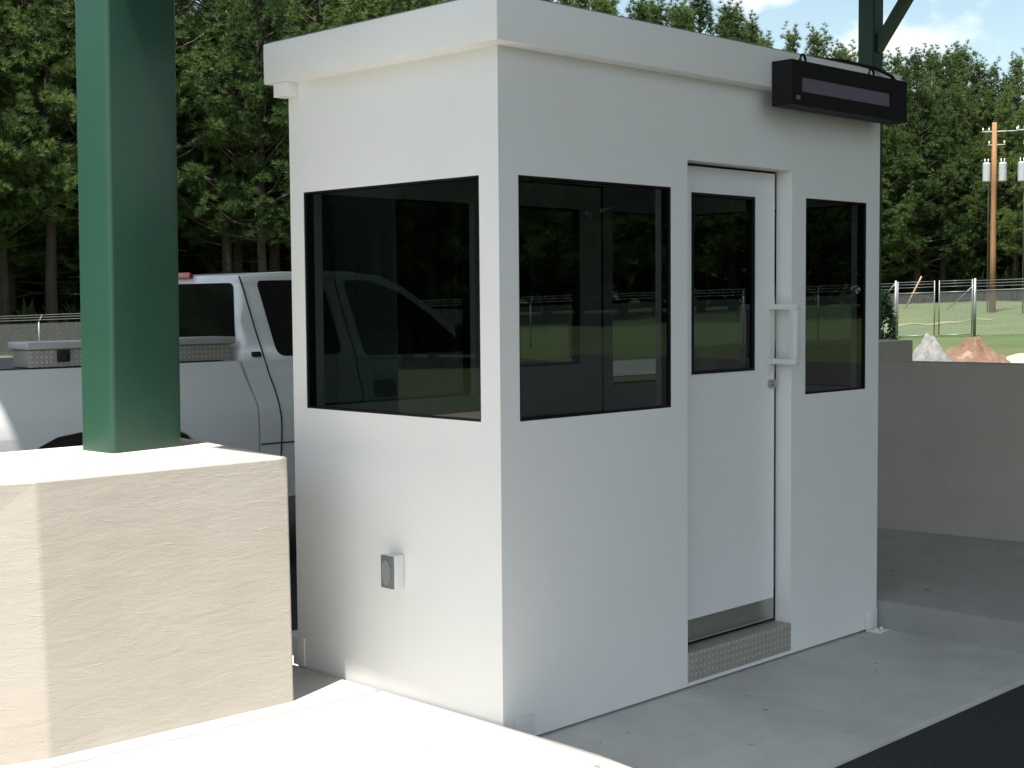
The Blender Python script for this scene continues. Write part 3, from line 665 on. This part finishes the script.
bm = NB(); tube(bm, [(q0.x, q0.y, T(q0.x, q0.y)), (q1.x, q1.y, 2.92)], .045, 8); tag(mesh_obj('leaning_stake', bm, M['oldwood'], smooth='all'), 'thin weathered wooden stake leaning behind the chain-link gates', 'stake')

# ------------------------------------------------------------------ utility poles
def utility_pole(loc, label, lean=0):
    t = thing('utility_pole', label, 'utility pole', loc)
    H = 9.62
    bm = NB(); tube(bm, [(-.02*lean, .02*lean, -.3), (0, 0, 3), (0, 0, 6.5), (0, 0, H)], .17, 14, r2=.115); mesh_obj('pole', bm, M['wood'], t, smooth='all')
    a = Vector((.49, -.87, 0)).normalized()      # cross-arm direction, square to the view
    def along(o_, z, f=0): return a*o_ + Vector((a.y, -a.x, 0))*f + Vector((0, 0, z))
    for z, l0, l1, rr in ((H-.45, -.6, 1.15, .035), (H-1.12, -.3, .55, .03)):
        bm = NB(); tube(bm, [along(l0, z, -.14), along(l1, z, -.14)], rr, 8); ca = mesh_obj('cross_arm', bm, M['insul'], t, smooth='all')
        for o_ in (l0+.06, l1-.06, l0+.35):
            bm = NB(); tube(bm, [along(o_, z+.03, -.14), along(o_, z+.12, -.14), along(o_, z+.2, -.14)], .04, 8, r2=.025); mesh_obj('insulator', bm, M['whiteplastic'], ca, smooth='all')
    for o_ in (-.36, .42):
        bm = NB(); z0, z1 = H-3.0, H-2.02
        tube(bm, [along(o_, z0, 0), along(o_, z0+.05, 0)], .17, 18, r2=.20); tube(bm, [along(o_, z0+.05, 0), along(o_, z1-.08, 0)], .20, 18); tube(bm, [along(o_, z1-.08, 0), along(o_, z1, 0)], .205, 18, r2=.16)
        tr = mesh_obj('transformer', bm, M['insul'], t, smooth=True)
        for k in (-.08, .08):
            bm = NB(); tube(bm, [along(o_+k, z1, 0), along(o_+k, z1+.2, 0)], .03, 8, r2=.018); mesh_obj('bushing', bm, M['whiteplastic'], tr, smooth='all')
    bm = NB(); tube(bm, [along(-.235, -.3, -.1), along(-.235, 6.6, -.1), along(-.15, 6.75, -.1)], .04, 8); mesh_obj('conduit', bm, M['galv'], t, smooth='all')
    return t
b = far(992, 76); zb = T(b.x, b.y)
utility_pole((b.x, b.y, zb), 'tall tan wooden utility pole carrying two grey transformers beyond the fence')
b3 = far(1027.5, 74); utility_pole((b3.x+.0, b3.y, T(b3.x, b3.y)-.15), 'second wooden utility pole at the right edge of the view')
tops = [Vector((b.x, b.y, zb+9.2)), Vector((b3.x, b3.y, T(b3.x, b3.y)+9.0))]
def cable(name, label, p, q, sag=.15, r=.012):
    bm = NB(); tube(bm, [p.lerp(q, i/12)-Vector((0, 0, sag*4*(i/12)*(1-i/12))) for i in range(13)], r, 5); tag(mesh_obj(name, bm, M['trim'], smooth='all'), label, 'cable')
cable('power_line', 'thin power line strung high between the two utility poles', tops[0]+Vector((.3, -.5, 0)), tops[1])
cable('power_line', 'lower power line slung between the two utility poles at transformer height', tops[0]+Vector((.1, -.2, -2.9)), tops[1]+Vector((0, 0, -2.9)), .05)
g0 = far(952, 79); cable('guy_wire', 'slanting guy wire running from the tan utility pole to the lawn', Vector((b.x, b.y, zb+6)), Vector((g0.x, g0.y, T(g0.x, g0.y))), 0, .009)
bm3 = far(-1500, 55)
# ------------------------------------------------------------------ heaps
def heap(name, label, cat, c, rx, ry, h, mat, seed, sharp=1.4, rug=.12, n=40, rings=14):
    rg = random.Random(seed); ph = [(rg.uniform(0, 6.28), rg.uniform(.5, 1)) for _ in range(8)]
    bm = NB(); zc = T(c.x, c.y); top_ = bm.verts.new((0, 0, h)); prev = None
    for i in range(1, rings+1):
        t_ = i/rings; row = []
        for k in range(n):
            a = 2*math.pi*k/n; rr = t_*(1+.12*math.sin(2*a+ph[0][0])+.09*math.sin(3*a+ph[1][0])+.05*math.sin(7*a+ph[2][0]))
            z = h*(1-t_)**sharp if i < rings else -.1
            z += (rug*h*(1-t_))*(math.sin(5*a+9*t_+ph[3][0])*.4+rg.uniform(-.5, .5))
            row.append(bm.verts.new((rr*rx*math.cos(a), rr*ry*math.sin(a), z)))
        for k in range(n):
            if prev is None: bm.faces.new((top_, row[k], row[(k+1) % n]))
            else: bm.faces.new((prev[k], row[k], row[(k+1) % n], prev[(k+1) % n]))
        prev = row
    o = mesh_obj(name, bm, mat, smooth='all', loc=(c.x, c.y, zc)); return tag(o, label, cat)
c = far(973, 36); heap('dirt_pile', 'heap of reddish brown clay with pale patches on the lawn by the gates', 'dirt pile', c, 2.6, 2.2, 1.28, M['dirt'], 3, sharp=1.15, rug=.17)
c = far(929, 33); heap('rubble_pile', 'steep pale grey rubble heap on the lawn left of the red clay', 'rubble pile', c, .80, .72, 1.46, M['rubble'], 5, sharp=.62, rug=.10)
c = far(1022, 37); heap('sand_pile', 'low spread of pale sand on the lawn right of the red clay heap', 'sand pile', c, 2.3, 2.0, .86, M['sand'], 9, sharp=.7, rug=.05)

# ------------------------------------------------------------------ pines
def leaf_mesh(name, tris, mat):
    me = bpy.data.meshes.new(name); n = len(tris)
    me.vertices.add(n*3); me.loops.add(n*3); me.polygons.add(n)
    me.vertices.foreach_set('co', tris.reshape(-1).astype(np.float32))
    me.loops.foreach_set('vertex_index', np.arange(n*3, dtype=np.int32)); me.polygons.foreach_set('loop_start', np.arange(0, n*3, 3, dtype=np.int32))
    me.update(calc_edges=True); me.validate(); me.materials.append(mat); return me
def tufts_to_tris(cen, dirs, nb, ln, wd, rng, spread=1.0):
    n = len(cen)
    C_ = np.repeat(cen, nb, 0); Dd = np.repeat(dirs, nb, 0)
    v = rng.normal(size=(n*nb, 3)); v /= np.linalg.norm(v, axis=1, keepdims=True)
    d = Dd*.75 + v*spread; d /= np.linalg.norm(d, axis=1, keepdims=True)
    l = ln*rng.uniform(.6, 1.15, (n*nb, 1)); a = rng.normal(size=(n*nb, 3)); s = np.cross(d, a); s /= np.linalg.norm(s, axis=1, keepdims=True)
    w_ = wd*rng.uniform(.7, 1.3, (n*nb, 1))
    base = C_ - d*l*.1
    return np.stack([base-s*w_*.5, base+s*w_*.5, C_+d*l], 1)
def pine_meshes(seed, H=18, cb=.35, Rm=2.9, nbr=54):
    Rm *= 1.22; nbr = int(nbr*1.15)
    rng = np.random.default_rng(seed); rg = random.Random(seed)
    bm = NB(); wob = [Vector((rg.uniform(-.25, .25)*k/6, rg.uniform(-.25, .25)*k/6, H*.97*k/6)) for k in range(7)]; wob[0] = Vector((0, 0, -.3))
    tube(bm, wob, .24, 9, r2=.04)
    def axis(z):
        k = max(0, min(5.999, z/(H*.97)*6)); i = int(k); return wob[i].lerp(wob[i+1], k-i)
    cen = []; dr = []
    for i in range(nbr):
        t = (i+rg.random())/nbr; z = H*(cb+(1-cb)*t*.985)
        prof = (math.sin(math.pi*min(1, (t*.80+.22)))**.8) if t < .97 else .25
        prof = max(.16, prof*(1.10-.58*t)); Lb = Rm*prof*rg.uniform(.6, 1.2); az = i*2.4+rg.uniform(-.5, .5); pitch = R(rg.uniform(-5, 22)+38*t)
        p0 = axis(z*.985); d = Vector((math.cos(az)*math.cos(pitch), math.sin(az)*math.cos(pitch), math.sin(pitch)))
        pm = p0+d*Lb*.55; pe = p0+d*Lb+Vector((0, 0, .16*Lb))
        tube(bm, [p0, pm, pe], .045+.012*Lb, 4, r2=.012, cap=False)
        side = d.cross(Vector((0, 0, 1))).normalized()
        pads = [(1.0, 0)] + ([(.72, rg.choice((-1, 1)))] if Lb > 1.1 else []) + ([(.48, rg.choice((-1, 1)))] if Lb > 1.8 else []) + ([(.86, rg.choice((-1, 1)))] if Lb > 2.4 else [])
        for u, sd in pads:
            q0_ = (p0.lerp(pm, u/.55) if u < .55 else pm.lerp(pe, (u-.55)/.45)) + side*sd*rg.uniform(.35, .75)*(.5+Lb*.2)
            rr_ = rg.uniform(.36, .60)*(1-.42*t)
            for j in range(int(17*(rr_/.5)**1.5)):
                g = Vector((rg.gauss(0, 1), rg.gauss(0, 1), rg.gauss(0, 1)))
                g = g.normalized()*rg.random()**.4
                q = q0_ + Vector((g.x*rr_, g.y*rr_, g.z*rr_*.62+.08))
                cen.append(q); dr.append((Vector((g.x, g.y, .55+g.z))+d*.25).normalized())
        if t > .3:
            for j in range(5): cen.append(pe+Vector((rg.gauss(0, .09), rg.gauss(0, .09), .2+.2*j))); dr.append(Vector((rg.gauss(0, .15), rg.gauss(0, .15), 1)).normalized())
    for j in range(26): q = axis(H*.97)+Vector((rg.gauss(0, .12), rg.gauss(0, .12), rg.uniform(-1.1, .7))); cen.append(q); dr.append(Vector((rg.gauss(0, .2), rg.gauss(0, .2), 1)).normalized())
    # dead stubs on the bare trunk
    for i in range(9):
        z = H*rg.uniform(.12, cb); az = rg.uniform(0, 6.28); p0 = axis(z); tube(bm, [p0, p0+Vector((math.cos(az), math.sin(az), rg.uniform(-.2, .3)))*rg.uniform(.5, 1.6)], .03, 3, r2=.01, cap=False)
    tm = bpy.data.meshes.new('trunk'); bm.to_mesh(tm); bm.free(); tm.materials.append(M['bark'])
    for p in tm.polygons: p.use_smooth = True
    tr = tufts_to_tris(np.array([list(v) for v in cen]), np.array([list(v) for v in dr]), 26, .30, .028, rng, .75)
    cm = leaf_mesh('crown', tr, M['needle']); return tm, cm
V_high = [pine_meshes(s, cb=c_, Rm=r_, nbr=n_) for s, c_, r_, n_ in ((1, .30, 3.0, 58), (2, .36, 2.8, 52), (3, .24, 3.2, 64))]
V_low = [pine_meshes(s, cb=c_, Rm=r_, nbr=n_) for s, c_, r_, n_ in ((4, .15, 3.0, 92), (5, .20, 2.7, 86), (6, .12, 3.1, 98))]
SKY = [(-300, -60), (0, -60), (380, -45), (440, -2), (500, -12), (540, -6), (600, 4), (650, 10), (690, 2), (735, 26), (765, 46), (800, 34), (840, 60), (890, 74), (925, 66), (960, 70), (1000, 84), (1024, 78), (1300, 70)]
def skyline(px):
    for (a, ya), (b_, yb) in zip(SKY, SKY[1:]):
        if a <= px <= b_: return ya+(yb-ya)*(px-a)/(b_-a)
    return 0
def zone(px):
    if px < 85: return 'left of the near green column'
    if px < 290: return 'behind the pickup cab'
    if px < 560: return 'hidden low by the white booth'
    if px < 880: return 'rising over the booth roof'
    return 'behind the utility pole on the right'
def pine(px, D, row, idx):
    p = far(px, D); z = T(p.x, p.y); hor = 299.6-.0083*(px-512)
    H = (hor-skyline(px))*D/FPX + CAM.z - z
    H *= (random.uniform(.93, 1.02) if row == 0 else random.uniform(.95, 1.03))
    V = V_high if (px < 480 and (row == 0 or random.random() < .6)) else V_low
    tm, cm = random.choice(V)
    wd = ('front rank pine', 'second rank pine', 'deep third rank pine')[row]
    t = thing('pine_tree', f'{wd} of the forest edge, {zone(px)}', 'pine tree', (p.x, p.y, z), random.uniform(0, 6.28), 'pine trees along the forest edge')
    s = H/18.0; w_ = s*random.uniform(1.05, 1.35); t.scale = (w_, w_, s)
    link(bpy.data.objects.new('trunk', tm), t); link(bpy.data.objects.new('crown', cm), t)
for row, (gap, off, d0) in enumerate(((44, 0, 0), (40, 24, 4.5), (38, 10, 9.5))):
    px = -160+off; i = 0
    while px < 1190:
        D0 = 80+10*sstep(300, 1000, px) + (3 if px > 600 else 0)
        pine(px+random.uniform(-14, 14), D0+d0+random.uniform(-1.6, 1.6), row, i); px += gap*random.uniform(.8, 1.2); i += 1
def side_pine(a, d, lab):
    x = CAM.x+d*math.cos(R(a)); y = CAM.y+d*math.sin(R(a)); z = T(x, y); tm, cm = random.choice(V_low+V_high)
    t = thing('pine_tree', lab, 'pine tree', (x, y, z), random.uniform(0, 6.28), 'pine trees behind the camera'); s = random.uniform(.95, 1.15); t.scale = (s*1.1, s*1.1, s)
    link(bpy.data.objects.new('trunk', tm), t); link(bpy.data.objects.new('crown', cm), t)
for a0_, a1_, lab, d_ in ((88, 176, 'pine mirrored in the end window of the booth, far left of the view', 62), (-78, 12, 'pine mirrored in the front windows of the booth, far right of the view', 66)):
    a = a0_
    while a < a1_:
        side_pine(a, d_+random.uniform(-2, 2), lab); side_pine(a+1.6, d_+6+random.uniform(-2, 2), lab); a += 3.4
# the deep wood and undergrowth behind the pines
rng = np.random.default_rng(21)
cen = []; 
for k in range(26000):
    px = rng.uniform(-260, 1290); D0 = 80+10*sstep(300, 1000, px)+(3 if px > 600 else 0)
    if rng.random() < .22: d = D0+rng.uniform(1.5, 9); zz = abs(rng.normal(0, .7))
    else: d = D0+rng.uniform(13, 22); zz = rng.uniform(0, 14) if rng.random() < .5 else rng.uniform(0, 7)
    p = far(px, d); cen.append((p.x, p.y, T(p.x, p.y)+zz))
for a0_, a1_, d_ in ((86, 178, 76), (-80, 14, 80)):
    for k in range(15000):
        a = R(rng.uniform(a0_, a1_)); d = d_+rng.uniform(0, 14); x = CAM.x+d*math.cos(a); y = CAM.y+d*math.sin(a); cen.append((x, y, T(x, y)+rng.uniform(0, 15)))
cen = np.array(cen); dirs = np.tile(np.array([[0, 0, 1.0]]), (len(cen), 1))
tr = tufts_to_tris(cen, dirs, 9, 1.35, .55, rng, 1.2)
o = bpy.data.objects.new('forest', leaf_mesh('forest', tr, M['under'])); link(o); o['kind'] = 'stuff'; tag(o, 'dark undergrowth and deep wood behind the ranks of pines', 'forest')
# dark shrub by the gate post
c = far(885, 40); rg = np.random.default_rng(3); n = 320; v = rg.normal(size=(n, 3)); v /= np.linalg.norm(v, axis=1, keepdims=True); rad = rg.uniform(.4, 1, (n, 1))**.5
cen = v*rad*np.array([[.25, .25, 1.25]])+np.array([[0, 0, 1.2]]); tr = tufts_to_tris(cen, v, 8, .16, .07, rg, .8)
t = thing('shrub', 'dark green upright shrub beyond the far plinth left of the gate post', 'shrub', (c.x, c.y, T(c.x, c.y)))
link(bpy.data.objects.new('foliage', leaf_mesh('foliage', tr, M['shrubleaf'])), t)
bm = NB(); tube(bm, [(0, 0, -.1), (.03, 0, .5), (0, .02, 1.0)], .04, 6, r2=.015); mesh_obj('stem', bm, M['bark'], t)

# ------------------------------------------------------------------ render settings
S.view_settings.view_transform = 'Standard'; S.view_settings.look = 'None'; S.view_settings.gamma = 1; S.view_settings.use_curve_mapping = False
S.view_settings.exposure = 1.55
S.render.engine = 'CYCLES'; S.cycles.transparent_max_bounces = 24; S.cycles.max_bounces = 10; S.cycles.diffuse_bounces = 6; S.cycles.glossy_bounces = 5
S.render.resolution_x = 1024; S.render.resolution_y = 768
